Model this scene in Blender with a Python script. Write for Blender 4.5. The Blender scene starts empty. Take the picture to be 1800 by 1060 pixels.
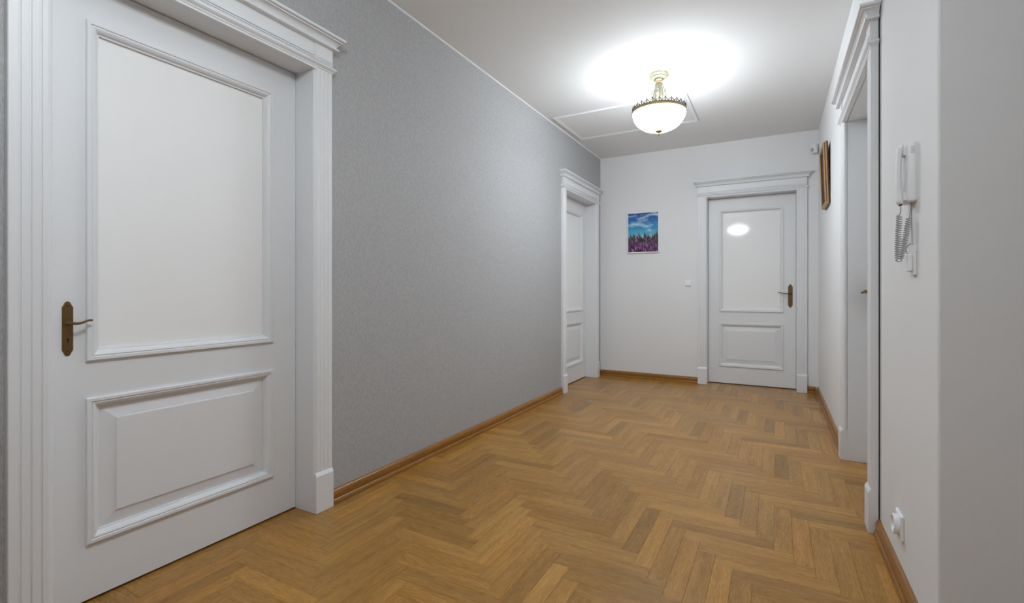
import bpy, bmesh, math, random
from mathutils import Vector, Matrix

random.seed(11)
scene = bpy.context.scene
C = scene.collection

# ------------------------------------------------------------------ camera
CAM_H = 1.02
YAW = math.radians(27.01)
cam_data = bpy.data.cameras.new('camera')
cam = bpy.data.objects.new('camera', cam_data)
C.objects.link(cam)
cam.location = (0, 0, CAM_H)
cam.rotation_euler = (math.pi / 2, 0, YAW)
cam_data.sensor_width = 36
cam_data.lens = 16.262
cam_data.shift_x = -49 / 1800
cam_data.shift_y = -19 / 1800
cam_data.clip_start = 0.02
scene.camera = cam

# ------------------------------------------------------------------ world, exposure
world = bpy.data.worlds.new('world')
scene.world = world
world.use_nodes = True
bg = world.node_tree.nodes['Background']
bg.inputs[0].default_value = (0.8, 0.85, 0.9, 1)
bg.inputs[1].default_value = 0.02
scene.view_settings.view_transform = 'Standard'
scene.view_settings.look = 'None'
scene.view_settings.gamma = 1
scene.view_settings.use_curve_mapping = False
scene.view_settings.exposure = 0.58
BULB_W = 9.5          # each ceiling lamp's bulbs
BOWL_E = 30.0           # glow of each frosted bowl
LAMP_COL = (0.865, 0.94, 1.0)

# ------------------------------------------------------------------ plan of the place (metres)
XL = -1.895            # left wall
XR = 0.379             # right wall, far part
XN = 0.388             # right wall, near part
YB = 5.335             # back wall
YC = 1.595             # outer corner of the near right wall
YREAR = -1.7
XSIDE = 2.1
ZC = 2.618
OW = 0.856             # clear door width
OH = 2.036             # clear door height
CW = 0.092             # casing width
LIN = 0.018            # lining thickness
DEPTH = 0.111          # leaf set back from wall face
D1Y = 0.558            # near left door, start of opening
D2Y = 4.275            # far left door
D3X = -0.6685          # back door
D4Y = 3.312            # right door, far jamb

# ------------------------------------------------------------------ materials
def new_mat(name):
    m = bpy.data.materials.new(name)
    m.use_nodes = True
    nt = m.node_tree
    b = nt.nodes['Principled BSDF']
    return m, nt, b

def nd(nt, typ, **kw):
    n = nt.nodes.new(typ)
    for k, v in kw.items():
        setattr(n, k, v)
    return n

def setin(n, **kw):
    for k, v in kw.items():
        n.inputs[k.replace('_', ' ')].default_value = v

def plain(name, col, rough=0.5, metal=0.0, bump=None, spec=0.5, coat=0.0):
    """bump = (scale xyz, strength, distance, detail)"""
    m, nt, b = new_mat(name)
    b.inputs['Base Color'].default_value = (*col, 1)
    b.inputs['Roughness'].default_value = rough
    b.inputs['Metallic'].default_value = metal
    b.inputs['Specular IOR Level'].default_value = spec
    b.inputs['Coat Weight'].default_value = coat
    if bump:
        tc = nd(nt, 'ShaderNodeTexCoord')
        mp = nd(nt, 'ShaderNodeMapping')
        mp.inputs['Scale'].default_value = bump[0]
        nz = nd(nt, 'ShaderNodeTexNoise')
        nz.inputs['Scale'].default_value = 1.0
        nz.inputs['Detail'].default_value = bump[3]
        bp = nd(nt, 'ShaderNodeBump')
        bp.inputs['Strength'].default_value = bump[1]
        bp.inputs['Distance'].default_value = bump[2]
        nt.links.new(tc.outputs['Object'], mp.inputs['Vector'])
        nt.links.new(mp.outputs[0], nz.inputs['Vector'])
        nt.links.new(nz.outputs[0], bp.inputs['Height'])
        nt.links.new(bp.outputs[0], b.inputs['Normal'])
    return m

def wallpaper(name):
    """grey woven wallpaper: fine vertical fibres with slight tone variation"""
    m, nt, b = new_mat(name)
    tc = nd(nt, 'ShaderNodeTexCoord')
    mp = nd(nt, 'ShaderNodeMapping'); mp.inputs['Scale'].default_value = (260, 260, 70)
    nz = nd(nt, 'ShaderNodeTexNoise'); setin(nz, Scale=1.0, Detail=3.0, Roughness=0.6)
    nt.links.new(tc.outputs['Object'], mp.inputs[0]); nt.links.new(mp.outputs[0], nz.inputs['Vector'])
    rp = nd(nt, 'ShaderNodeValToRGB')
    rp.color_ramp.elements[0].position = 0.3; rp.color_ramp.elements[0].color = (0.36, 0.36, 0.363, 1)
    rp.color_ramp.elements[1].position = 0.7; rp.color_ramp.elements[1].color = (0.505, 0.505, 0.508, 1)
    nt.links.new(nz.outputs[0], rp.inputs[0]); nt.links.new(rp.outputs[0], b.inputs['Base Color'])
    bp = nd(nt, 'ShaderNodeBump'); setin(bp, Strength=0.35, Distance=0.002)
    nt.links.new(nz.outputs[0], bp.inputs['Height']); nt.links.new(bp.outputs[0], b.inputs['Normal'])
    b.inputs['Roughness'].default_value = 0.7
    b.inputs['Specular IOR Level'].default_value = 0.3
    return m

def oak(name, source, tint=(1, 1, 1), rough=0.27):
    """oak with the grain along local x. source: 'object' (obj.color), 'attr' (mesh attributes), or 'plain'"""
    m, nt, b = new_mat(name)
    L = nt.links
    if source == 'attr':
        at = nd(nt, 'ShaderNodeAttribute', attribute_name='grain'); vec = at.outputs['Vector']
        ac = nd(nt, 'ShaderNodeAttribute', attribute_name='tone'); tone = ac.outputs['Color']
    else:
        tc = nd(nt, 'ShaderNodeTexCoord'); oi = nd(nt, 'ShaderNodeObjectInfo')
        ml = nd(nt, 'ShaderNodeMath', operation='MULTIPLY'); ml.inputs[1].default_value = 37.0
        L.new(oi.outputs['Random'], ml.inputs[0])
        ad = nd(nt, 'ShaderNodeVectorMath', operation='ADD')
        L.new(tc.outputs['Object'], ad.inputs[0]); L.new(ml.outputs[0], ad.inputs[1])
        vec = ad.outputs[0]; tone = oi.outputs['Color']
    def noise(scale, detail, dist=0.0):
        mp = nd(nt, 'ShaderNodeMapping'); mp.inputs['Scale'].default_value = scale
        nz = nd(nt, 'ShaderNodeTexNoise'); setin(nz, Scale=1.0, Detail=detail, Roughness=0.6, Distortion=dist)
        L.new(vec, mp.inputs[0]); L.new(mp.outputs[0], nz.inputs['Vector'])
        return nz.outputs[0]
    broad = noise((3.5, 38, 38), 4.0, 0.4)
    fine = noise((28, 420, 420), 2.0)
    r1 = nd(nt, 'ShaderNodeValToRGB')
    r1.color_ramp.elements[0].position = 0.28; r1.color_ramp.elements[0].color = (0.325, 0.157, 0.029, 1)
    r1.color_ramp.elements[1].position = 0.75; r1.color_ramp.elements[1].color = (0.46, 0.236, 0.052, 1)
    L.new(broad, r1.inputs[0])
    r2 = nd(nt, 'ShaderNodeValToRGB')
    r2.color_ramp.elements[0].position = 0.33; r2.color_ramp.elements[0].color = (0.72, 0.68, 0.62, 1)
    r2.color_ramp.elements[1].position = 0.58; r2.color_ramp.elements[1].color = (1.03, 1.03, 1.03, 1)
    L.new(fine, r2.inputs[0])
    mx = nd(nt, 'ShaderNodeMix', data_type='RGBA', blend_type='MULTIPLY'); mx.inputs[0].default_value = 1
    L.new(r1.outputs[0], mx.inputs[6]); L.new(r2.outputs[0], mx.inputs[7])
    out = mx.outputs[2]
    mx2 = nd(nt, 'ShaderNodeMix', data_type='RGBA', blend_type='MULTIPLY'); mx2.inputs[0].default_value = 1
    L.new(out, mx2.inputs[6])
    if source == 'plain':
        mx2.inputs[7].default_value = (*tint, 1)
    else:
        L.new(tone, mx2.inputs[7])
    L.new(mx2.outputs[2], b.inputs['Base Color'])
    b.inputs['Roughness'].default_value = rough
    b.inputs['Specular IOR Level'].default_value = 0.45
    bp = nd(nt, 'ShaderNodeBump'); setin(bp, Strength=0.12, Distance=0.0006)
    L.new(fine, bp.inputs['Height']); L.new(bp.outputs[0], b.inputs['Normal'])
    return m

M = {}
M['paper'] = wallpaper('grey_wallpaper')
M['plaster'] = plain('white_plaster', (0.82, 0.82, 0.825), 0.75, bump=((330, 330, 330), 0.28, 0.0016, 2.0), spec=0.3)
M['ceiling'] = plain('ceiling_paint', (0.84, 0.84, 0.84), 0.85, bump=((220, 220, 220), 0.06, 0.001, 2.0), spec=0.2)
M['paint'] = plain('white_lacquer', (0.80, 0.81, 0.825), 0.42, bump=((90, 90, 90), 0.02, 0.0006, 2.0))
M['glass'] = plain('frosted_glass', (0.92, 0.92, 0.92), 0.07, bump=((9, 9, 9), 0.01, 0.001, 2.0))
M['plank'] = oak('oak_plank', 'object')
M['plankstuff'] = oak('oak_plank_far', 'attr')
M['skirting'] = oak('oak_skirting', 'plain', (0.80, 0.69, 0.54), 0.3)
M['screed'] = plain('dark_joint', (0.09, 0.045, 0.02), 0.9)
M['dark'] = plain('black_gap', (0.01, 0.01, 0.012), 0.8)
M['brass'] = plain('aged_brass', (0.20, 0.125, 0.055), 0.38, 0.85, bump=((160, 160, 160), 0.12, 0.0005, 2.0))
M['bronze'] = plain('dark_bronze', (0.09, 0.048, 0.024), 0.4, 0.8)
M['gold'] = plain('worn_gold', (0.30, 0.235, 0.115), 0.35, 0.8)
M['ivory'] = plain('antique_gilt', (0.17, 0.155, 0.110), 0.42, 0.25)
M['crown'] = plain('tarnished_crown', (0.035, 0.031, 0.022), 0.45, 0.5)
M['plastic'] = plain('white_plastic', (0.86, 0.86, 0.865), 0.35)
M['cord'] = plain('grey_cord', (0.42, 0.43, 0.44), 0.5)
M['goldwood'] = plain('gilded_wood', (0.50, 0.33, 0.13), 0.38, 0.35, bump=((200, 200, 200), 0.3, 0.001, 2.0))
M['redwood'] = plain('red_brown_wood', (0.075, 0.018, 0.010), 0.45)
M['gildrow'] = plain('dark_gilt_bead', (0.16, 0.06, 0.025), 0.4, 0.3)

def glow(name, k=1.0):
    m, nt, b = new_mat(name)
    b.inputs['Base Color'].default_value = (0.9, 0.9, 0.88, 1)
    b.inputs['Roughness'].default_value = 0.3
    b.inputs['Emission Color'].default_value = (*LAMP_COL, 1)
    b.inputs['Emission Strength'].default_value = BOWL_E * k
    return m
M['bowlin'] = plain('white_glass_inside', (0.85, 0.85, 0.83), 0.4)

def landscape(name):
    """small acrylic painting: streaky blue sky with pale clouds over purple and pink flower spikes"""
    m, nt, b = new_mat(name); L = nt.links
    tc = nd(nt, 'ShaderNodeTexCoord'); sp = nd(nt, 'ShaderNodeSeparateXYZ')
    L.new(tc.outputs['Generated'], sp.inputs[0])
    cb = nd(nt, 'ShaderNodeCombineXYZ')
    L.new(sp.outputs[0], cb.inputs[0]); L.new(sp.outputs[2], cb.inputs[1])
    def noise(scale, detail, rot=0.0, dist=0.0, loc=(0, 0, 0)):
        mp = nd(nt, 'ShaderNodeMapping')
        mp.inputs['Scale'].default_value = scale; mp.inputs['Rotation'].default_value = (0, 0, rot)
        mp.inputs['Location'].default_value = loc
        nz = nd(nt, 'ShaderNodeTexNoise'); setin(nz, Scale=1.0, Detail=detail, Roughness=0.6, Distortion=dist)
        L.new(cb.outputs[0], mp.inputs[0]); L.new(mp.outputs[0], nz.inputs['Vector'])
        return nz.outputs[0]
    def ramp(src, stops):
        r = nd(nt, 'ShaderNodeValToRGB'); els = r.color_ramp.elements
        while len(els) < len(stops): els.new(0.5)
        for e, (p, c) in zip(els, stops): e.position = p; e.color = (*c, 1)
        L.new(src, r.inputs[0]); return r.outputs[0]
    def mix(f, a, c):
        x = nd(nt, 'ShaderNodeMix', data_type='RGBA'); L.new(f, x.inputs[0]); L.new(a, x.inputs[6]); L.new(c, x.inputs[7])
        return x.outputs[2]
    base = ramp(sp.outputs[2], [(0.42, (0.10, 0.52, 0.62)), (0.62, (0.03, 0.27, 0.55)), (0.95, (0.008, 0.055, 0.32))])
    cl = ramp(noise((1.6, 6.5, 1), 4, -0.35, 0.6, (1.3, 0.4, 0)), [(0.48, (0, 0, 0)), (0.68, (1, 1, 1))])
    white = nd(nt, 'ShaderNodeRGB'); white.outputs[0].default_value = (0.48, 0.72, 0.80, 1)
    sky = mix(cl, base, white.outputs[0])
    field = ramp(noise((24, 8, 1), 4, 0, 0.5), [(0.38, (0.008, 0.012, 0.012)), (0.46, (0.035, 0.065, 0.02)), (0.53, (0.03, 0.01, 0.04)), (0.59, (0.28, 0.08, 0.28)), (0.67, (0.58, 0.27, 0.48))])
    low = ramp(noise((18, 12, 1), 3, 0, 0.8, (4, 2, 0)), [(0.4, (0.015, 0.006, 0.02)), (0.53, (0.12, 0.02, 0.13)), (0.66, (0.55, 0.22, 0.50))])
    lowf = ramp(sp.outputs[2], [(0.14, (1, 1, 1)), (0.26, (0, 0, 0))])
    field2 = mix(lowf, field, low)
    spike = noise((17, 0.6, 1), 2, 0, 0, (2.2, 0, 0))
    mm = nd(nt, 'ShaderNodeMath', operation='MULTIPLY_ADD'); mm.inputs[1].default_value = -0.55
    L.new(spike, mm.inputs[0]); L.new(sp.outputs[2], mm.inputs[2])
    edge = ramp(mm.outputs[0], [(0.13, (1, 1, 1)), (0.18, (0, 0, 0))])
    L.new(mix(edge, sky, field2), b.inputs['Base Color'])
    b.inputs['Roughness'].default_value = 0.45
    return m
M['landscape'] = landscape('painted_meadow')

def oldpainting(name):
    m, nt, b = new_mat(name); L = nt.links
    tc = nd(nt, 'ShaderNodeTexCoord')
    nz = nd(nt, 'ShaderNodeTexNoise'); setin(nz, Scale=9.0, Detail=4.0)
    rp = nd(nt, 'ShaderNodeValToRGB')
    rp.color_ramp.elements[0].color = (0.03, 0.015, 0.008, 1); rp.color_ramp.elements[1].color = (0.16, 0.10, 0.05, 1)
    L.new(tc.outputs['Object'], nz.inputs['Vector']); L.new(nz.outputs[0], rp.inputs[0]); L.new(rp.outputs[0], b.inputs['Base Color'])
    b.inputs['Roughness'].default_value = 0.5
    return m
M['oldpainting'] = oldpainting('brown_oil_painting')

# ------------------------------------------------------------------ mesh helpers
class MB:
    def __init__(s): s.v = []; s.f = []
    def quad_strip(s, a, b, closed=True):
        n = len(a)
        for i in range(n if closed else n - 1):
            j = (i + 1) % n
            s.f.append((a[i], a[j], b[j], b[i]))
    def ring(s, pts):
        k = len(s.v); s.v += [tuple(p) for p in pts]; return list(range(k, k + len(pts)))
    def box(s, x0, x1, y0, y1, z0, z1):
        a = s.ring([(x0, y0, z0), (x1, y0, z0), (x1, y1, z0), (x0, y1, z0)])
        b = s.ring([(x0, y0, z1), (x1, y0, z1), (x1, y1, z1), (x0, y1, z1)])
        s.f += [tuple(a[::-1]), tuple(b)]; s.quad_strip(a, b); return s
    def loft(s, rings, cap=True):
        ids = [s.ring(r) for r in rings]
        for a, b in zip(ids, ids[1:]): s.quad_strip(a, b)
        if cap: s.f += [tuple(ids[0][::-1]), tuple(ids[-1])]
        return s
    def prism(s, poly, axis, t0, t1):
        """extrude a 2-D polygon along an axis: 'z' -> (x,y), 'x' -> (y,z), 'y' -> (x,z)"""
        def P(a, b, t): return {'z': (a, b, t), 'x': (t, a, b), 'y': (a, t, b)}[axis]
        return s.loft([[P(a, b, t0) for a, b in poly], [P(a, b, t1) for a, b in poly]])
    def lathe(s, prof, n=40, c=(0, 0), cap=False):
        return s.loft([[(c[0] + r * math.cos(2 * math.pi * i / n), c[1] + r * math.sin(2 * math.pi * i / n), z) for i in range(n)] for r, z in prof], cap)
    def frame_loft(s, x0, x1, z0, z1, prof):
        """rectangular moulding in the x-z plane: prof = [(inset, y)]"""
        return s.loft([[(x0 + i, y, z0 + i), (x1 - i, y, z0 + i), (x1 - i, y, z1 - i), (x0 + i, y, z1 - i)] for i, y in prof], False)
    def tube(s, pts, r, n=8, cap=True):
        pts = [Vector(p) for p in pts]; rings = []
        up = Vector((0.13, 0.21, 0.97)).normalized()
        for i, p in enumerate(pts):
            t = (pts[min(i + 1, len(pts) - 1)] - pts[max(i - 1, 0)]).normalized()
            a = t.cross(up)
            if a.length < 1e-3: a = t.cross(Vector((1, 0, 0)))
            a.normalize(); b2 = t.cross(a)
            rr = r[i] if isinstance(r, (list, tuple)) else r
            rings.append([p + (a * math.cos(2 * math.pi * k / n) + b2 * math.sin(2 * math.pi * k / n)) * rr for k in range(n)])
        return s.loft(rings, cap)
    def build(s, name, mat, parent=None, smooth=False, bevel=0.0, seg=2, loc=None):
        me = bpy.data.meshes.new(name); me.from_pydata(s.v, [], s.f)
        bm = bmesh.new(); bm.from_mesh(me); bmesh.ops.recalc_face_normals(bm, faces=bm.faces[:]); bm.to_mesh(me); bm.free()
        me.materials.append(M[mat] if isinstance(mat, str) else mat)
        o = bpy.data.objects.new(name, me); C.objects.link(o)
        if parent: o.parent = parent
        if loc: o.location = loc
        if smooth:
            for p in me.polygons: p.use_smooth = True
            me.set_sharp_from_angle(angle=math.radians(38))
        if bevel:
            b = o.modifiers.new('bevel', 'BEVEL'); b.width = bevel; b.segments = seg; b.limit_method = 'ANGLE'
            b.harden_normals = False
        return o

def tag(o, label, cat, group=None, kind=None):
    o['label'] = label; o['category'] = cat
    if group: o['group'] = group
    if kind: o['kind'] = kind
    return o

def thing(name, loc, rz, label, cat, group=None, kind=None):
    o = bpy.data.objects.new(name, None); C.objects.link(o)
    o.empty_display_size = 0.1
    o.location = loc; o.rotation_euler = (0, 0, rz)
    return tag(o, label, cat, group, kind)

def rect(x0, x1, y0, y1, z): return [(x0, y0, z), (x1, y0, z), (x1, y1, z), (x0, y1, z)]

# ------------------------------------------------------------------ shell
TH = 0.25
def wall(name, boxes, mat, label, bevel=0.0):
    m = MB()
    for b in boxes: m.box(*b)
    return tag(m.build(name, mat, bevel=bevel), label, 'wall', kind='structure')

hz = OH + LIN
wall('wall_left', [(XL - TH, XL, YREAR, D1Y - LIN, 0, ZC), (XL - TH, XL, D1Y - LIN, D1Y + OW + LIN, hz, ZC),
                   (XL - TH, XL, D1Y + OW + LIN, D2Y - LIN, 0, ZC), (XL - TH, XL, D2Y - LIN, D2Y + OW + LIN, hz, ZC),
                   (XL - TH, XL, D2Y + OW + LIN, YB, 0, ZC)], 'paper', 'long left wall in grey woven wallpaper')
wall('wall_back', [(XL - TH, D3X - LIN, YB, YB + TH, 0, ZC), (D3X - LIN, D3X + OW + LIN, YB, YB + TH, hz, ZC),
                   (D3X + OW + LIN, XR + TH, YB, YB + TH, 0, ZC)], 'plaster', 'white end wall with the meadow painting')
wall('wall_right', [(XR, XR + TH, D4Y + LIN, YB, 0, ZC), (XR, XR + TH, D4Y - OW - LIN, D4Y + LIN, hz, ZC)],
     'plaster', 'white right wall beyond the right hand door')
wall('wall_near', [(XN, XSIDE, YC, D4Y - OW - LIN, 0, ZC)], 'plaster', 'white wall corner carrying the intercom handset', bevel=0.006)
wall('wall_side', [(XSIDE, XSIDE + 0.1, YREAR, D4Y - OW - LIN, 0, ZC)], 'plaster', 'white side wall behind the viewer')
wall('wall_rear', [(XL - TH, XSIDE + 0.1, YREAR - 0.1, YREAR, 0, ZC)], 'plaster', 'white wall behind the viewer')
cl = MB().box(XL - TH, XSIDE + 0.1, YREAR - 0.1, YB + TH, ZC, ZC + 0.1).build('ceiling', 'ceiling')
tag(cl, 'plain white painted ceiling', 'ceiling', kind='structure')

# ------------------------------------------------------------------ parquet floor
floor = MB().box(XL - TH, XSIDE + 0.1, YREAR - 0.1, YB + TH, -0.08, -0.004).build('floor', 'screed')
tag(floor, 'oak herringbone parquet floor', 'floor', kind='structure')
PW, PL = 0.067, 0.402
def project(x, y):
    d = -x * math.sin(YAW) + y * math.cos(YAW); r = x * math.cos(YAW) + y * math.sin(YAW)
    if d < 0.3: return None
    return 949 + 813.1 * r / d, 511 + 813.1 * CAM_H / d, d
planks = []
AX, AY = -0.4075, 2.105
bounds = (XL - DEPTH - 0.02, XSIDE, YREAR, YB + DEPTH + 0.02)
for b in range(-12, 14):
    for a in range(-60, 61):
        xr = AX + PW * (-a + 6 * b); yt = AY + PW * (a + 6 * b)
        for axis, r in (('y', (xr - PW, xr, yt - PL, yt)), ('x', (xr, xr + PL, yt - PW, yt))):
            x0, x1, y0, y1 = max(r[0], bounds[0]), min(r[1], bounds[1]), max(r[2], bounds[2]), min(r[3], bounds[3])
            if y0 >= YC - 0.01: x1 = min(x1, XR + DEPTH + 0.02)
            if x1 - x0 < 0.004 or y1 - y0 < 0.004: continue
            # rank by how large the plank shows in the picture
            pr = project((x0 + x1) / 2, (y0 + y1) / 2); size = 0
            if pr:
                u, v, d = pr
                cx_, cy_ = (x0 + x1) / 2, (y0 + y1) / 2
                if -20 < u < 1700 and v < 1075 and XL - 0.02 < cx_ < XR + 0.01 and cy_ < YB: size = (x1 - x0) * (y1 - y0) / d ** 3
            planks.append((size, axis, x0, x1, y0, y1, a, b))
planks.sort(key=lambda t: -t[0])

SPECIAL = {('y', 0, 0): 1.24, ('y', -2, -1): 1.25, ('x', 0, 0): 0.86, ('x', 1, 0): 1.13, ('y', 1, 0): 0.84, ('x', 4, -2): 0.86, ('y', 8, -2): 1.13, ('x', 7, -2): 0.76, ('y', 4, -2): 1.08}
def tone_of(axis, a, b):
    g = random.gauss(1.01, 0.09)
    g = max(0.78, min(1.22, g))
    if random.random() < 0.07: g *= 0.84
    g = SPECIAL.get((axis, a, b), g)
    w = random.gauss(0, 0.02)
    return (g * (1 + w), g, g * (1 - 1.6 * w) * (0.94 if g < 0.9 else 1.0), 1)

GAP, CH = 0.00025, 0.0005
def plank_geo(l, w):
    hl, hw = l / 2 - GAP, w / 2 - GAP
    m = MB()
    m.loft([rect(-hl, hl, -hw, hw, -0.004), rect(-hl, hl, -hw, hw, -CH), rect(-hl + CH, hl - CH, -hw + CH, hw - CH, 0)])
    return m
cache = {}
stuff_v, stuff_f, stuff_g, stuff_t = [], [], [], []
for i, (size, axis, x0, x1, y0, y1, a, b) in enumerate(planks):
    l, w = (x1 - x0, y1 - y0) if axis == 'x' else (y1 - y0, x1 - x0)
    tone = tone_of(axis, a, b)
    cx_, cy_ = (x0 + x1) / 2, (y0 + y1) / 2
    if i < 300 and size > 0:
        key = (round(l, 4), round(w, 4))
        if key not in cache:
            o = plank_geo(l, w).build('plank', 'plank'); cache[key] = o.data
        else:
            o = bpy.data.objects.new('plank', cache[key]); C.objects.link(o)
        o.location = (cx_, cy_, 0); o.rotation_euler = (0, 0, 0 if axis == 'x' else math.pi / 2)
        o.color = tone; o.parent = floor
    else:
        g = plank_geo(l, w); k = len(stuff_v); off = random.random() * 37
        for (px, py, pz) in g.v:
            stuff_v.append((cx_ + px, cy_ + py, pz) if axis == 'x' else (cx_ - py, cy_ + px, pz))
            stuff_g.append((px + off, py + off, pz + off)); stuff_t.append(tone)
        stuff_f += [tuple(k + q for q in f) for f in g.f]
me = bpy.data.meshes.new('far_planks'); me.from_pydata(stuff_v, [], stuff_f)
ga = me.attributes.new('grain', 'FLOAT_VECTOR', 'POINT'); ga.data.foreach_set('vector', [c for v in stuff_g for c in v])
ta = me.attributes.new('tone', 'FLOAT_COLOR', 'POINT'); ta.data.foreach_set('color', [c for v in stuff_t for c in v])
me.materials.append(M['plankstuff'])
fo = bpy.data.objects.new('far_planks', me); C.objects.link(fo); fo.parent = floor; fo['kind'] = 'stuff'
fo['label'] = 'small far parquet strips of the same oak'
MB().lathe([(0.0, 0.0005), (0.0045, 0.0005), (0.0045, 0.0002)], 12).build('knot_hole', 'dark', floor, loc=(-0.185, 2.78, 0))

# ------------------------------------------------------------------ skirting boards
def skirting(name, p0, p1, nrm, label):
    """oak board of moulded section between two floor points on a wall, nrm = direction into the room"""
    p0, p1 = Vector((*p0, 0)), Vector((*p1, 0)); n = Vector((*nrm, 0))
    t = (p1 - p0); ln = t.length; t.normalize()
    prof = [(0, 0), (0.024, 0), (0.024, 0.008), (0.022, 0.016), (0.0185, 0.0205), (0.0165, 0.0225), (0.0175, 0.0245), (0.0165, 0.052), (0.0125, 0.060), (0.006, 0.066), (0, 0.067)]
    m = MB().loft([[(x, -d, z) for d, z in prof] for x in (0, ln)])
    o = m.build(name, 'skirting', smooth=True)
    o.location = p0; o.rotation_euler = (0, 0, math.atan2(t.y, t.x))
    if (Matrix.Rotation(math.atan2(t.y, t.x), 3, 'Z') @ Vector((0, -1, 0))).dot(n) < 0:
        for v in o.data.vertices: v.co.y *= -1
        o.data.flip_normals()
    return tag(o, label, 'skirting board', kind='structure')
e = 0.003
skirting('baseboard_left', (XL, D1Y + OW + CW + e), (XL, D2Y - CW - e), (1, 0), 'oak skirting board below the grey wallpaper')
skirting('baseboard_left_rear', (XL, YREAR), (XL, D1Y - CW - e), (1, 0), 'oak skirting board behind the near left door')
skirting('baseboard_corner', (XL, D2Y + OW + CW + e), (XL, YB), (1, 0), 'short oak skirting piece in the far left corner')
skirting('baseboard_back', (XL + 0.0245, YB), (D3X - CW - e, YB), (0, -1), 'oak skirting board below the meadow painting')
skirting('baseboard_back_right', (D3X + OW + CW + e, YB), (XR - 0.0245, YB), (0, -1), 'short oak skirting piece right of the end door')
skirting('baseboard_right', (XR, YB), (XR, D4Y + CW + e), (-1, 0), 'oak skirting board below the gilt framed picture')
skirting('baseboard_near', (XN, D4Y - OW - CW - e - 0.004), (XN, YC), (-1, 0), 'oak skirting board below the wall socket')
skirting('baseboard_return', (XN - 0.02, YC), (XSIDE, YC), (0, -1), 'oak skirting board around the near corner')

q = 0.007
o = MB().prism([(XL, ZC), (XL + q, ZC), (XL + q * 0.5, ZC - q * 0.5), (XL, ZC - q)], 'y', YREAR, YB).build('trim_5', 'ceiling')
tag(o, 'thin white sealing bead between grey wall and ceiling', 'trim', kind='structure')

# ------------------------------------------------------------------ doors and their surrounds
CT = 0.023     # casing thickness
def surround(name, loc, rz, label, back=0.0, plinths=(0.184, 0.184)):
    """classical door surround; local x along wall, y into wall, origin at left of opening"""
    t = thing(name, loc, rz, label, 'door frame', kind='structure')
    m = MB()
    for x0, x1 in ((-LIN, 0), (OW, OW + LIN)): m.box(x0, x1, 0.001, TH - 0.01, 0.0005, OH)
    m.box(-LIN, OW + LIN, 0.001, TH - 0.01, OH, OH + LIN)
    m.build('lining', 'paint', t, bevel=0.001)
    # fluted casings
    def prof(sgn, x):
        pts = [(CW, back), (CW, -CT + 0.002), (CW - 0.002, -CT)]
        for g in (0.020, 0.041, 0.062):
            pts += [(CW - g, -CT), (CW - g - 0.0022, -CT + 0.0032), (CW - g - 0.0048, -CT + 0.0032), (CW - g - 0.0066, -CT)]
        pts += [(0.012, -CT), (0.0095, -CT + 0.003), (0.007, -CT + 0.004), (0.003, -CT + 0.009), (0, -CT + 0.012), (0, back)]
        return [(x + sgn * a, b) for a, b in pts]
    for sgn, x, pt in ((-1, 0.0, plinths[0]), (1, OW, plinths[1])):
        MB().prism(prof(sgn, x), 'z', pt - 0.008, OH).build('casing', 'paint', t)
        xa, xb = sorted((x, x + sgn * (CW + 0.001)))
        MB().loft([rect(xa, xb, -CT - 0.009, back, 0.0005), rect(xa, xb, -CT - 0.009, back, pt - 0.016), rect(xa + 0.001, xb - 0.001, -CT - 0.001, back, pt)]).build('plinth_block', 'paint', t, bevel=0.0015)
    # entablature
    def lev(levels):
        return [rect(-CW - p, OW + CW + p, -CT - p, back, z) for z, p in levels]
    MB().loft(lev([(OH, 0.0), (2.044, 0.0), (2.046, 0.003), (2.051, 0.004), (2.055, 0.010), (2.060, 0.0145), (2.066, 0.0145), (2.070, 0.009), (2.074, 0.003), (2.076, 0.0)])).build('architrave', 'paint', t, smooth=True)
    MB().loft(lev([(2.076, -0.002), (2.154, -0.002)])).build('frieze', 'paint', t)
    m = MB()
    for z in (2.082, 2.091): m.box(0.006, OW - 0.006, -CT - 0.0035, -CT + 0.004, z, z + 0.0045)
    m.build('fillet', 'paint', t, bevel=0.0006)
    for x0 in (-CW, OW):
        k = MB().box(x0, x0 + CW, -CT - 0.0035, -CT + 0.004, 2.0762, 2.1538).build('corner_block', 'paint', t, bevel=0.0012)
        q = MB()
        for z in (2.082, 2.091): q.box(x0 + 0.008, x0 + CW - 0.008, -CT - 0.0065, -CT - 0.0034, z, z + 0.0045)
        q.build('fillet', 'paint', k, bevel=0.0006)
    MB().loft(lev([(2.154, 0.012), (2.156, 0.021), (2.162, 0.023), (2.165, 0.021), (2.1655, 0.012), (2.172, 0.0135), (2.179, 0.017), (2.186, 0.023), (2.192, 0.031), (2.1925, 0.035), (2.1965, 0.035), (2.197, 0.032), (2.199, 0.032), (2.1995, 0.038), (2.203, 0.043), (2.208, 0.0445), (2.213, 0.043), (2.216, 0.038)])).build('cornice', 'paint', t, smooth=True)
    if back: MB().box(OW + LIN + 0.002, OW + CW - 0.002, back + 0.0002, back + 0.0045, 0.07, 2.21).build('gap_shade_strip', 'dark', t)  # black strip behind the casing, colour stands in for shade in the gap
    return t

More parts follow.
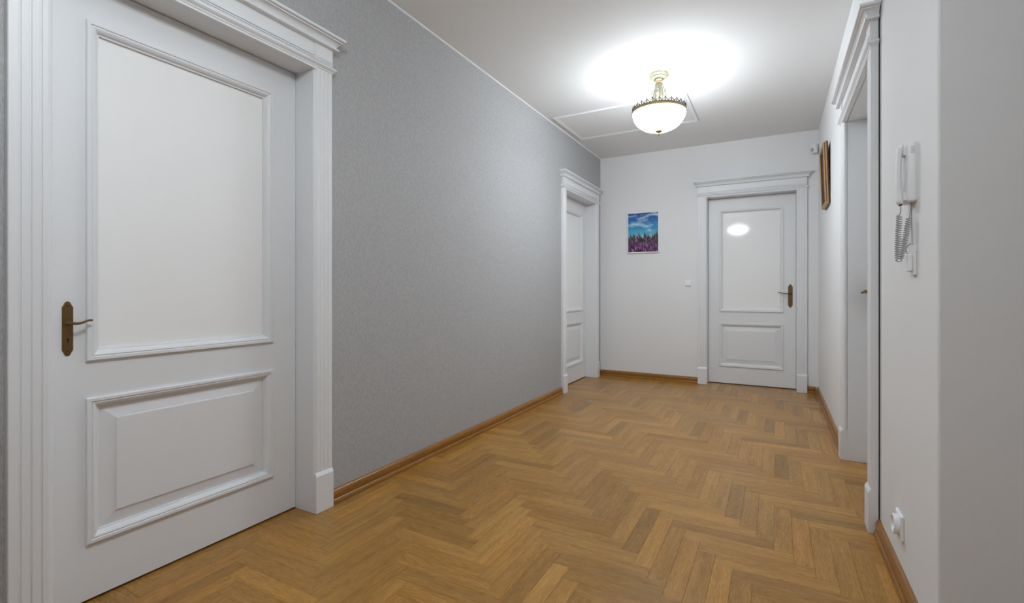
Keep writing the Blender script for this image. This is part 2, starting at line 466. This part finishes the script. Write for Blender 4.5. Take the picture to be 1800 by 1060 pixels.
def handle(parent, x, z, y, side, s=1.0, ll=0.118, wf=1.0):
    """long back plate with scalloped ends and a curved lever; side = direction the lever points"""
    h = MB()
    W, H = 0.0215 * s * wf, 0.121 * s
    half = [(W, -H + 0.026 * s), (W * 0.80, -H + 0.020 * s), (W * 0.62, -H + 0.0125 * s), (W * 0.50, -H + 0.006 * s), (W * 0.25, -H + 0.0012 * s), (0, -H)]
    right = half[::-1] + [(a, -b) for a, b in half]
    left = [(-a, b) for a, b in right[::-1]][1:-1]
    outline = right + left
    def R(k, yy): return [(x + a * k, yy, z + b * (1 - (1 - k) * 0.25)) for a, b in outline]
    h.loft([R(1.0, y), R(1.0, y - 0.0022 * s), R(0.93, y - 0.0048 * s), R(0.80, y - 0.0052 * s)])
    plate = h.build('handle', 'brass', parent)
    zl = z + 0.026 * s
    lv = MB()
    lv.lathe([(0.0, 0), (0.011 * s, 0), (0.0115 * s, 0.004 * s), (0.009 * s, 0.007 * s), (0.0065 * s, 0.011 * s), (0.006 * s, 0.03 * s)], 16)
    lv.v = [(x + a, y - 0.005 * s - c, zl + b) for a, b, c in lv.v]
    pts, rad = [], []
    for i in range(15):
        q = i / 14
        ang = min(q / 0.18, 1)
        px = ll * s * max(0, q - 0.03)
        pz = 0.0055 * s * math.sin(q * math.pi * 1.7 + math.pi) * (0.5 + q * 0.6) + 0.004 * s * q
        py = -0.005 * s - 0.030 * s - 0.014 * s * ang + 0.010 * s * q
        pts.append((x + side * px, y + py, zl + pz)); rad.append(s * (0.0066 - 0.0022 * q if q < 0.85 else 0.0050))
    lv.tube([(x, y - 0.026 * s, zl)] + pts, [0.006 * s] + rad, 10)
    lv.build('lever', 'brass', plate, smooth=True)
    kh = MB().box(x - 0.0016 * s, x + 0.0016 * s, y - 0.0058 * s, y - 0.005 * s, z - 0.064 * s, z - 0.048 * s)
    kh.lathe([(0, 0), (0.0042 * s, 0)], 12); n = 24
    kh.v[-n:] = [(x + a, y - 0.0058 * s, z - 0.047 * s + b) for a, b, c in kh.v[-n:]]
    kh.build('keyhole', 'dark', plate)
    for sg in (-1, 1):
        sc = MB().lathe([(0.0, 0.002 * s), (0.0025 * s, 0.0016 * s), (0.0034 * s, 0)], 12)
        sc.v = [(x + a, y - 0.005 * s - c, z + sg * 0.100 * s + b) for a, b, c in sc.v]
        sc.build('screw', 'bronze', plate, smooth=True)

def door(name, loc, rz, label, hx, hside, hz_=0.965, hs=1.0, ll=0.118):
    t = thing(name, loc, rz, label, 'door', kind='structure')
    Y0, Y1 = DEPTH, DEPTH + 0.04
    g = 0.002
    zb, zt = 0.009, OH - 0.003
    x0, x1 = g, OW - g
    mx0, mx1 = 0.113, OW - 0.113           # outer edge of both mouldings
    gz0, gz1, pz0, pz1 = 0.790, 1.906, 0.190, 0.668
    i = 0.016                              # moulding laps over the frame opening
    m = MB()
    m.box(x0, mx0 + i, Y0, Y1, zb, zt); m.box(mx1 - i, x1, Y0, Y1, zb, zt)
    for a, b in ((zb, pz0 + i), (pz1 - i, gz0 + i), (gz1 - i, zt)): m.box(mx0 + i, mx1 - i, Y0, Y1, a, b)
    m.build('leaf_frame', 'paint', t)
    P = [(0.0, Y0 + 0.001), (0.0, Y0 - 0.0075), (0.0025, Y0 - 0.0105), (0.0115, Y0 - 0.0105), (0.0135, Y0 - 0.0065), (0.0155, Y0 - 0.0062), (0.0165, Y0 - 0.0080), (0.0185, Y0 - 0.0080), (0.0230, Y0 - 0.0055), (0.0280, Y0 - 0.0005), (0.0310, Y0 + 0.0055), (0.0315, Y0 + 0.0075), (0.0365, Y0 + 0.0085), (0.0365, Y0 + 0.020)]
    MB().frame_loft(mx0, mx1, gz0, gz1, P).build('glass_moulding', 'paint', t)
    MB().box(mx0 + 0.03, mx1 - 0.03, Y0 + 0.017, Y0 + 0.023, gz0 + 0.03, gz1 - 0.03).build('glass_pane', 'glass', t)
    MB().frame_loft(mx0, mx1, pz0, pz1, P).build('panel_moulding', 'paint', t)
    k = MB().frame_loft(mx0, mx1, pz0, pz1, [(0.034, Y0 + 0.03), (0.034, Y0 + 0.0155), (0.076, Y0 + 0.0075), (0.0795, Y0 + 0.0070), (0.081, Y0 + 0.0035), (0.084, Y0 + 0.0030)])
    q = k.v[-4:]; n = len(k.v); k.f.append((n - 4, n - 3, n - 2, n - 1))
    k.build('raised_panel', 'paint', t)
    handle(t, hx, hz_, Y0, hside, hs, ll, 0.86 if hs < 1 else 1.0)
    return t

L90 = math.pi / 2
surround('trim_1', (XL, D1Y, 0), L90, 'white fluted door surround with cornice, near left door', plinths=(0.11, 0.184))
door('door_1', (XL, D1Y, 0), L90, 'large white panelled door with frosted glass, nearest on the left', 0.070, 1, 0.899, 0.72, 0.072)
surround('trim_2', (XL, D2Y, 0), L90, 'white door surround in the far left corner')
door('door_2', (XL, D2Y, 0), L90, 'white door seen at a slant in the far left corner', 0.055, 1)
surround('trim_3', (D3X, YB, 0), 0, 'white door surround on the end wall')
door('door_3', (D3X, YB, 0), 0, 'white panelled door with frosted glass in the end wall', OW - 0.052, -1)
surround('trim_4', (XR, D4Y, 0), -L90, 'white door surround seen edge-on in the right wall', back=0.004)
door('door_4', (XR, D4Y, 0), -L90, 'white door recessed in the right wall, only its handle showing', 0.060, 1, 0.985)

# ------------------------------------------------------------------ ceiling hatch
hx0, hx1, hy0, hy1 = -1.832, -0.64, 3.866, 4.538
h = thing('ceiling_hatch', ((hx0 + hx1) / 2, (hy0 + hy1) / 2, ZC), 0, 'flat white attic hatch with thin moulded edge in the ceiling', 'hatch')
def cframe(prof):
    m = MB(); w, l = (hx1 - hx0) / 2, (hy1 - hy0) / 2
    return m.loft([[(-w + i, -l + i, z), (w - i, -l + i, z), (w - i, l - i, z), (-w + i, l - i, z)] for i, z in prof], False)
cframe([(0, 0), (0, -0.010), (0.003, -0.013), (0.015, -0.0135), (0.019, -0.010), (0.022, -0.009), (0.030, -0.0085), (0.034, -0.005), (0.034, 0)]).build('edge_moulding', 'paint', h, smooth=True)
w, l = (hx1 - hx0) / 2 - 0.036, (hy1 - hy0) / 2 - 0.036
MB().box(-w, w, -l, l, -0.004, 0).build('hatch_panel', 'ceiling', h)

# ------------------------------------------------------------------ ceiling lamps
def lamp(loc, label, power=1.0):
    t = thing('ceiling_lamp', loc, 0, label, 'ceiling lamp', 'bowl lamps along the hall ceiling')
    # canopy with beaded rim
    c = MB().lathe([(0.0, 0.0), (0.068, 0.0), (0.072, -0.004), (0.072, -0.012), (0.068, -0.017), (0.060, -0.019), (0.058, -0.026), (0.048, -0.030), (0.034, -0.033), (0.034, -0.038), (0.0, -0.038)], 40).build('canopy', 'ivory', t, smooth=True)
    b = MB()
    for k in range(30):
        a = 2 * math.pi * k / 30
        b.lathe([(0.0005, -0.0105), (0.004, -0.0085), (0.0052, -0.005), (0.004, -0.0015), (0.0005, 0.0)], 8, (0.0725 * math.cos(a), 0.0725 * math.sin(a)))
    b.build('bead_rim', 'gold', c, smooth=True)
    # collar, fluted stem
    MB().lathe([(0.0, -0.036), (0.030, -0.036), (0.034, -0.041), (0.030, -0.047), (0.022, -0.050), (0.022, -0.058), (0.028, -0.062), (0.028, -0.068), (0.020, -0.072), (0.0, -0.072)], 28).build('collar', 'gold', t, smooth=True)
    s = MB(); n = 48
    s.loft([[((r + 0.0032 * math.cos(12 * 2 * math.pi * i / n)) * math.cos(2 * math.pi * i / n), (r + 0.0032 * math.cos(12 * 2 * math.pi * i / n)) * math.sin(2 * math.pi * i / n), z) for i in range(n)] for r, z in ((0.026, -0.070), (0.029, -0.076), (0.029, -0.10), (0.031, -0.17), (0.034, -0.215), (0.040, -0.222), (0.040, -0.232), (0.02, -0.236))])
    s.build('stem', 'ivory', t, smooth=True)
    # acanthus scrolls up the stem
    for k in range(6):
        a = 2 * math.pi * (k + 0.5) / 6
        m = MB(); pts, rad = [], []
        for i in range(16):
            q = i / 15
            r = 0.036 + 0.020 * math.sin(q * math.pi * 0.95) ** 2 + (0.012 * (q - 0.75) / 0.25 if q > 0.75 else 0)
            z = -0.228 + 0.150 * q - (0.02 * ((q - 0.85) / 0.15) ** 2 if q > 0.85 else 0)
            pts.append((r * math.cos(a), r * math.sin(a), z)); rad.append(0.0045 * (1 - 0.55 * q) + 0.0022 * math.sin(q * 22) ** 2)
        m.tube(pts, rad, 6)
        for q, ln in ((0.3, 0.016), (0.5, 0.015), (0.68, 0.012)):
            p = pts[int(q * 15)]
            for sg in (-1, 1):
                d = Vector((-math.sin(a) * sg, math.cos(a) * sg, 0.9)).normalized()
                p0 = Vector(p)
                m.tube([p0, p0 + d * ln * 0.5 + Vector((math.cos(a), math.sin(a), 0)) * 0.003, p0 + d * ln + Vector((math.cos(a), math.sin(a), 0)) * 0.008], [0.0035, 0.0032, 0.0008], 6)
        m.build('acanthus_scroll', 'ivory', t, smooth=True)
    # spider arms that carry the rim
    m = MB()
    for k in range(3):
        a = 2 * math.pi * k / 3 + 0.4
        m.tube([(0.03 * math.cos(a), 0.03 * math.sin(a), -0.232), (0.11 * math.cos(a), 0.11 * math.sin(a), -0.262), (0.187 * math.cos(a), 0.187 * math.sin(a), -0.272)], 0.004, 6)
    m.build('carrier_arm', 'gold', t, smooth=True)
    # pierced crown gallery
    R0 = 0.192
    cr = MB().lathe([(R0 - 0.004, -0.288), (R0 + 0.003, -0.288), (R0 + 0.006, -0.284), (R0 + 0.003, -0.280), (R0 + 0.003, -0.270), (R0 + 0.005, -0.267), (R0 + 0.001, -0.264), (R0 - 0.004, -0.266), (R0 - 0.004, -0.288)], 72).build('crown_rim', 'gold', t, smooth=True)
    m = MB(); N = 28
    for k in range(N):
        a = 2 * math.pi * k / N
        def T(dx, z): 
            b2 = a + dx / R0
            return ((R0 + 0.001) * math.cos(b2), (R0 + 0.001) * math.sin(b2), -0.266 + z)
        m.tube([T(-0.019, 0.0), T(-0.016, 0.010), T(-0.009, 0.014), T(-0.003, 0.020), T(0, 0.033)], [0.003, 0.003, 0.0032, 0.003, 0.0010], 6)
        m.tube([T(0.019, 0.0), T(0.016, 0.010), T(0.009, 0.014), T(0.003, 0.020), T(0, 0.033)], [0.003, 0.003, 0.0032, 0.003, 0.0010], 6)
        m.tube([T(0, 0.0), T(0, 0.008), T(0, 0.016)], [0.0025, 0.0045, 0.0015], 6)
    m.build('crown_gallery', 'crown', t, smooth=True)
    # bowl, open at the top
    prof = []
    for i in range(19):
        q = i / 18 * math.pi / 2
        prof.append((max(0.191 * math.cos(q) ** 0.85, 0.001), -0.284 - 0.132 * math.sin(q) ** 1.08))
    inner = [(max(r - 0.005, 0.0005), z + 0.005) for r, z in prof[::-1]]
    gb = MB().lathe(prof, 56).build('glass_bowl', glow('lit_frosted_bowl', power), t, smooth=True)
    MB().lathe(inner + [(prof[0][0], prof[0][1] + 0.001)], 56).build('bowl_inside', 'bowlin', gb, smooth=True)
    MB().lathe([(0.0, -0.412), (0.024, -0.4145), (0.0275, -0.418), (0.026, -0.421), (0.018, -0.426), (0.009, -0.430), (0.007, -0.434), (0.010, -0.438), (0.0095, -0.443), (0.004, -0.449), (0.0, -0.451)], 24).build('finial', 'gold', t, smooth=True)
    # bulbs
    for k in range(3):
        a = 2 * math.pi * k / 3 + 1.2
        bx, by = 0.085 * math.cos(a), 0.085 * math.sin(a)
        ld = bpy.data.lights.new('bulb_light', 'POINT'); ld.energy = BULB_W * power / 3; ld.color = LAMP_COL; ld.shadow_soft_size = 0.03
        lo = bpy.data.objects.new('bulb_light', ld); C.objects.link(lo); lo.parent = t; lo.location = (bx, by, -0.255)
    return t
lamp((-0.77, 3.45, ZC), 'lit ceiling lamp with white glass bowl and gilt crown', 1.2)
lamp((-0.70, 0.45, ZC), 'second lit bowl lamp above the viewer, mirrored in the end door', 0.98)

# ------------------------------------------------------------------ meadow painting on the end wall
t = thing('painting', (-1.37, YB, 1.457), 0, 'small painting of pink flowers under blue sky, thin white frame', 'painting')
w, hgt = 0.188, 0.476
MB().frame_loft(-w, w, 0, hgt, [(0, 0.0), (0, -0.020), (0.002, -0.022), (0.010, -0.022), (0.0125, -0.019), (0.0125, -0.006)]).build('frame', 'plastic', t, bevel=0.0)
MB().box(-w + 0.0125, w - 0.0125, -0.016, -0.003, 0.0125, hgt - 0.0125).build('canvas', 'landscape', t)

# ------------------------------------------------------------------ gilt picture on the right wall
t = thing('framed_picture', (XR, 4.385, 1.700), -L90, 'picture in a thick gilt frame hung on the right wall', 'picture')
t.rotation_euler = (math.radians(2.0), 0, -L90)
pw, ph = 0.175, 0.487
MB().frame_loft(-pw, pw, 0, ph, [(0.004, -0.001), (0.0, -0.003), (0.0, -0.010), (0.004, -0.012)]).build('back_edge', 'redwood', t)
MB().frame_loft(-pw, pw, 0, ph, [(0.003, -0.011), (0.001, -0.013), (0.001, -0.020), (0.004, -0.022), (0.004, -0.031), (0.007, -0.034), (0.014, -0.036), (0.020, -0.033), (0.026, -0.028)]).build('outer_moulding', 'goldwood', t, smooth=True)
MB().frame_loft(-pw, pw, 0, ph, [(0.025, -0.029), (0.030, -0.030), (0.036, -0.026), (0.046, -0.016), (0.048, -0.010)]).build('inner_moulding', 'redwood', t, smooth=True)
nb = 30
for x in (-pw, pw):
    b = MB()
    for k in range(nb):
        z = 0.02 + (ph - 0.04) * k / (nb - 1); n0 = len(b.v)
        b.lathe([(0.0005, -0.006), (0.0035, -0.004), (0.005, 0.0), (0.0035, 0.004), (0.0005, 0.006)], 6, (x, -0.0255))
        b.v[n0:] = [(p[0], p[1], p[2] + z) for p in b.v[n0:]]
    b.build('bead_row', 'gildrow', t, smooth=True)['kind'] = 'stuff'
MB().box(-pw + 0.047, pw - 0.047, -0.0125, -0.004, 0.047, ph - 0.047).build('canvas', 'oldpainting', t)

# ------------------------------------------------------------------ light switch on the end wall
t = thing('light_switch', (-0.866, YB, 1.106), 0, 'small white square light switch beside the end door', 'switch')
MB().loft([[(-a, y, -a), (a, y, -a), (a, y, a), (-a, y, a)] for a, y in ((0.036, 0), (0.036, -0.006), (0.034, -0.009))]).build('cover', 'plastic', t, bevel=0.001)
MB().loft([[(-0.024, -0.008, -0.024), (0.024, -0.008, -0.024), (0.024, -0.008, 0.024), (-0.024, -0.008, 0.024)], [(-0.024, -0.015, -0.024), (0.024, -0.015, -0.024), (0.024, -0.010, 0.024), (-0.024, -0.010, 0.024)]]).build('rocker', 'plastic', t, bevel=0.0008)

# ------------------------------------------------------------------ motion sensor in the far right corner
t = thing('motion_sensor', (XR - 0.002, YB - 0.012, 2.375), math.radians(-45), 'small white motion sensor in the far right corner', 'sensor')
prof = [(-0.028, 0.004), (0.028, 0.004), (0.030, -0.012), (0.024, -0.030), (0.012, -0.038), (-0.012, -0.038), (-0.024, -0.030), (-0.030, -0.012)]
MB().loft([[(x * k, -0.042 + y * k, z) for x, y in prof] for z, k in ((0.0, 0.82), (0.006, 0.95), (0.03, 1.0), (0.075, 1.0), (0.086, 0.92), (0.09, 0.8))]).build('housing', 'plastic', t, smooth=True)
MB().loft([[(x, y, z) for x, y in ((-0.016, -0.075), (0.016, -0.075), (0.012, -0.083 if 0.012 < z < 0.05 else -0.079), (-0.012, -0.083 if 0.012 < z < 0.05 else -0.079))] for z in (0.012, 0.02, 0.04, 0.052)]).build('lens', 'cord', t)
MB().box(-0.01, 0.01, -0.05, 0.018, 0.03, 0.06).build('bracket', 'plastic', t)

# ------------------------------------------------------------------ intercom handset on the near wall  (local x = -Y, y = into wall)
t = thing('intercom_phone', (XN, 1.836, 1.296), -L90, 'white intercom handset hung upright on the near right wall', 'intercom')
def rr(x0, x1, z0, z1, y, r=0.008, n=4):
    pts = []
    for cx_, cz_, a0 in ((x1 - r, z0 + r, -90), (x1 - r, z1 - r, 0), (x0 + r, z1 - r, 90), (x0 + r, z0 + r, 180)):
        for k in range(n + 1):
            a = math.radians(a0 + 90 * k / n); pts.append((cx_ + r * math.cos(a), y, cz_ + r * math.sin(a)))
    return pts
def ins(i): return rr(-0.042 + i, 0.042 - i, 0.0 + i, 0.188 - i, 0)
def base_ring(i, y): return [(p[0], y, p[2]) for p in ins(i)]
MB().loft([base_ring(0.002, 0.0), base_ring(0.002, -0.003), base_ring(0.0, -0.004), base_ring(0.0, -0.018), base_ring(0.003, -0.022), base_ring(0.006, -0.023)]).build('base', 'plastic', t, smooth=True)
# grille slits on the near flank of the base
for k in range(5):
    MB().box(0.0415, 0.0424, -0.016, -0.006, 0.150 + 0.0045 * k, 0.1515 + 0.0045 * k).build('vent_slit', 'cord', t)
# handset: arched grip with ear and mouth pieces
m = MB(); rings = []
for i in range(25):
    q = i / 24
    z = -0.002 + 0.186 * q
    arch = math.sin(math.pi * q)
    ends = max(0.0, 1 - min(q, 1 - q) / 0.20)
    yb = -0.0275 - 0.006 * arch ** 0.7
    th = 0.012 + 0.003 * ends
    wd = 0.018 + 0.004 * ends ** 0.5
    if i in (0, 24): th *= 0.7; wd *= 0.85
    yf = yb - th
    rings.append([(-wd + 0.004, yb, z), (wd - 0.004, yb, z), (wd, yb - 0.004, z), (wd, yf + 0.005, z), (wd - 0.006, yf, z), (-wd + 0.006, yf, z), (-wd, yf + 0.005, z), (-wd, yb - 0.004, z)])
hs = m.loft(rings).build('handset', 'plastic', t, smooth=True)
for z0 in (0.008, 0.150):
    c = MB().box(-0.017, 0.017, -0.030, -0.0225, z0, z0 + 0.028)
    c.build('cradle_pad', 'plastic', hs, bevel=0.002)
MB().box(-0.012, 0.012, -0.036, -0.030, -0.0045, -0.0015).build('mouth_slot', 'dark', hs)
# coiled cord hanging in a loop
def coil(path, turns, R, r):
    P = [Vector(p) for p in path]; N = turns * 10; pts = []
    seg = [(P[i + 1] - P[i]).length for i in range(len(P) - 1)]; tot = sum(seg)
    for k in range(N + 1):
        d = tot * k / N; i = 0
        while i < len(seg) - 1 and d > seg[i]: d -= seg[i]; i += 1
        f = min(d / seg[i], 1); c = P[i].lerp(P[i + 1], f); tt = (P[i + 1] - P[i]).normalized()
        a = tt.cross(Vector((0, 1, 0.05))).normalized(); b2 = tt.cross(a)
        ph_ = 2 * math.pi * turns * k / N
        pts.append(c + (a * math.cos(ph_) + b2 * math.sin(ph_)) * R)
    return pts
def bez(p0, p1, p2, p3, n=24):
    p0, p1, p2, p3 = map(Vector, (p0, p1, p2, p3))
    return [p0 * (1 - s) ** 3 + p1 * 3 * s * (1 - s) ** 2 + p2 * 3 * s * s * (1 - s) + p3 * s ** 3 for s in [i / n for i in range(n + 1)]]
loop = bez((0.0, -0.036, -0.036), (-0.012, -0.046, -0.24), (-0.004, -0.034, -0.205), (0.014, -0.014, -0.046))
m = MB().tube(coil(loop, 40, 0.0075, 0.0012), 0.0016, 5)
m.tube(bez((0.0, -0.034, -0.001), (0.004, -0.034, -0.014), (0.008, -0.033, -0.028), (-0.0062, -0.036, -0.036), 8), 0.0016, 6)
m.tube(bez((0.020, -0.012, 0.002), (0.020, -0.012, -0.014), (0.016, -0.012, -0.03), (0.018, -0.014, -0.046), 8), 0.0016, 6)
m.build('coiled_cord', 'cord', t, smooth=True)
m = MB().tube(bez((0.012, -0.008, 0.002), (0.010, -0.008, -0.05), (0.010, -0.007, -0.09), (0.016, -0.007, -0.132), 14), 0.0016, 6)
m.tube(bez((0.010, -0.010, -0.128), (-0.006, -0.022, -0.14), (-0.008, -0.020, -0.15), (0.0, -0.016, -0.158), 10), 0.0018, 6)
m.build('wire', 'cord', t, smooth=True)

t = thing('junction_box', (XN, 1.822, 1.068), -L90, 'small white connection box below the intercom handset', 'connection box')
MB().box(-0.02, 0.024, -0.008, 0, 0.0, 0.078).build('back_plate', 'plastic', t, bevel=0.002)
MB().box(-0.018, 0.014, -0.020, -0.0078, 0.012, 0.066).build('cover', 'plastic', t, bevel=0.003)

# ------------------------------------------------------------------ wall socket on the near wall
t = thing('wall_socket', (XN, 2.0, 0.208), -L90, 'white round-faced power socket low on the near right wall', 'socket')
a = 0.042
MB().loft([[(-k, y, -k), (k, y, -k), (k, y, k), (-k, y, k)] for k, y in ((a, 0), (a, -0.006), (a - 0.003, -0.010))]).build('frame', 'plastic', t, bevel=0.002)
s = MB().lathe([(0.034, 0.009), (0.034, 0.022), (0.032, 0.0245), (0.027, 0.0248), (0.025, 0.023), (0.0225, 0.0105), (0.0, 0.0105)], 36)
s.v = [(p[0], -p[2], p[1]) for p in s.v]
face = s.build('socket_well', 'plastic', t, smooth=True)
for x in (-0.0095, 0.0095):
    s = MB().lathe([(0.0, 0.0108), (0.0026, 0.0108)], 10); s.v = [(p[0] + x, -p[2], p[1]) for p in s.v]
    s.build('pin_hole', 'dark', face)
for z in (-0.021, 0.021):
    MB().box(-0.003, 0.003, -0.021, -0.011, z - 0.0015, z + 0.0015).build('earth_clip', 'bronze', face)
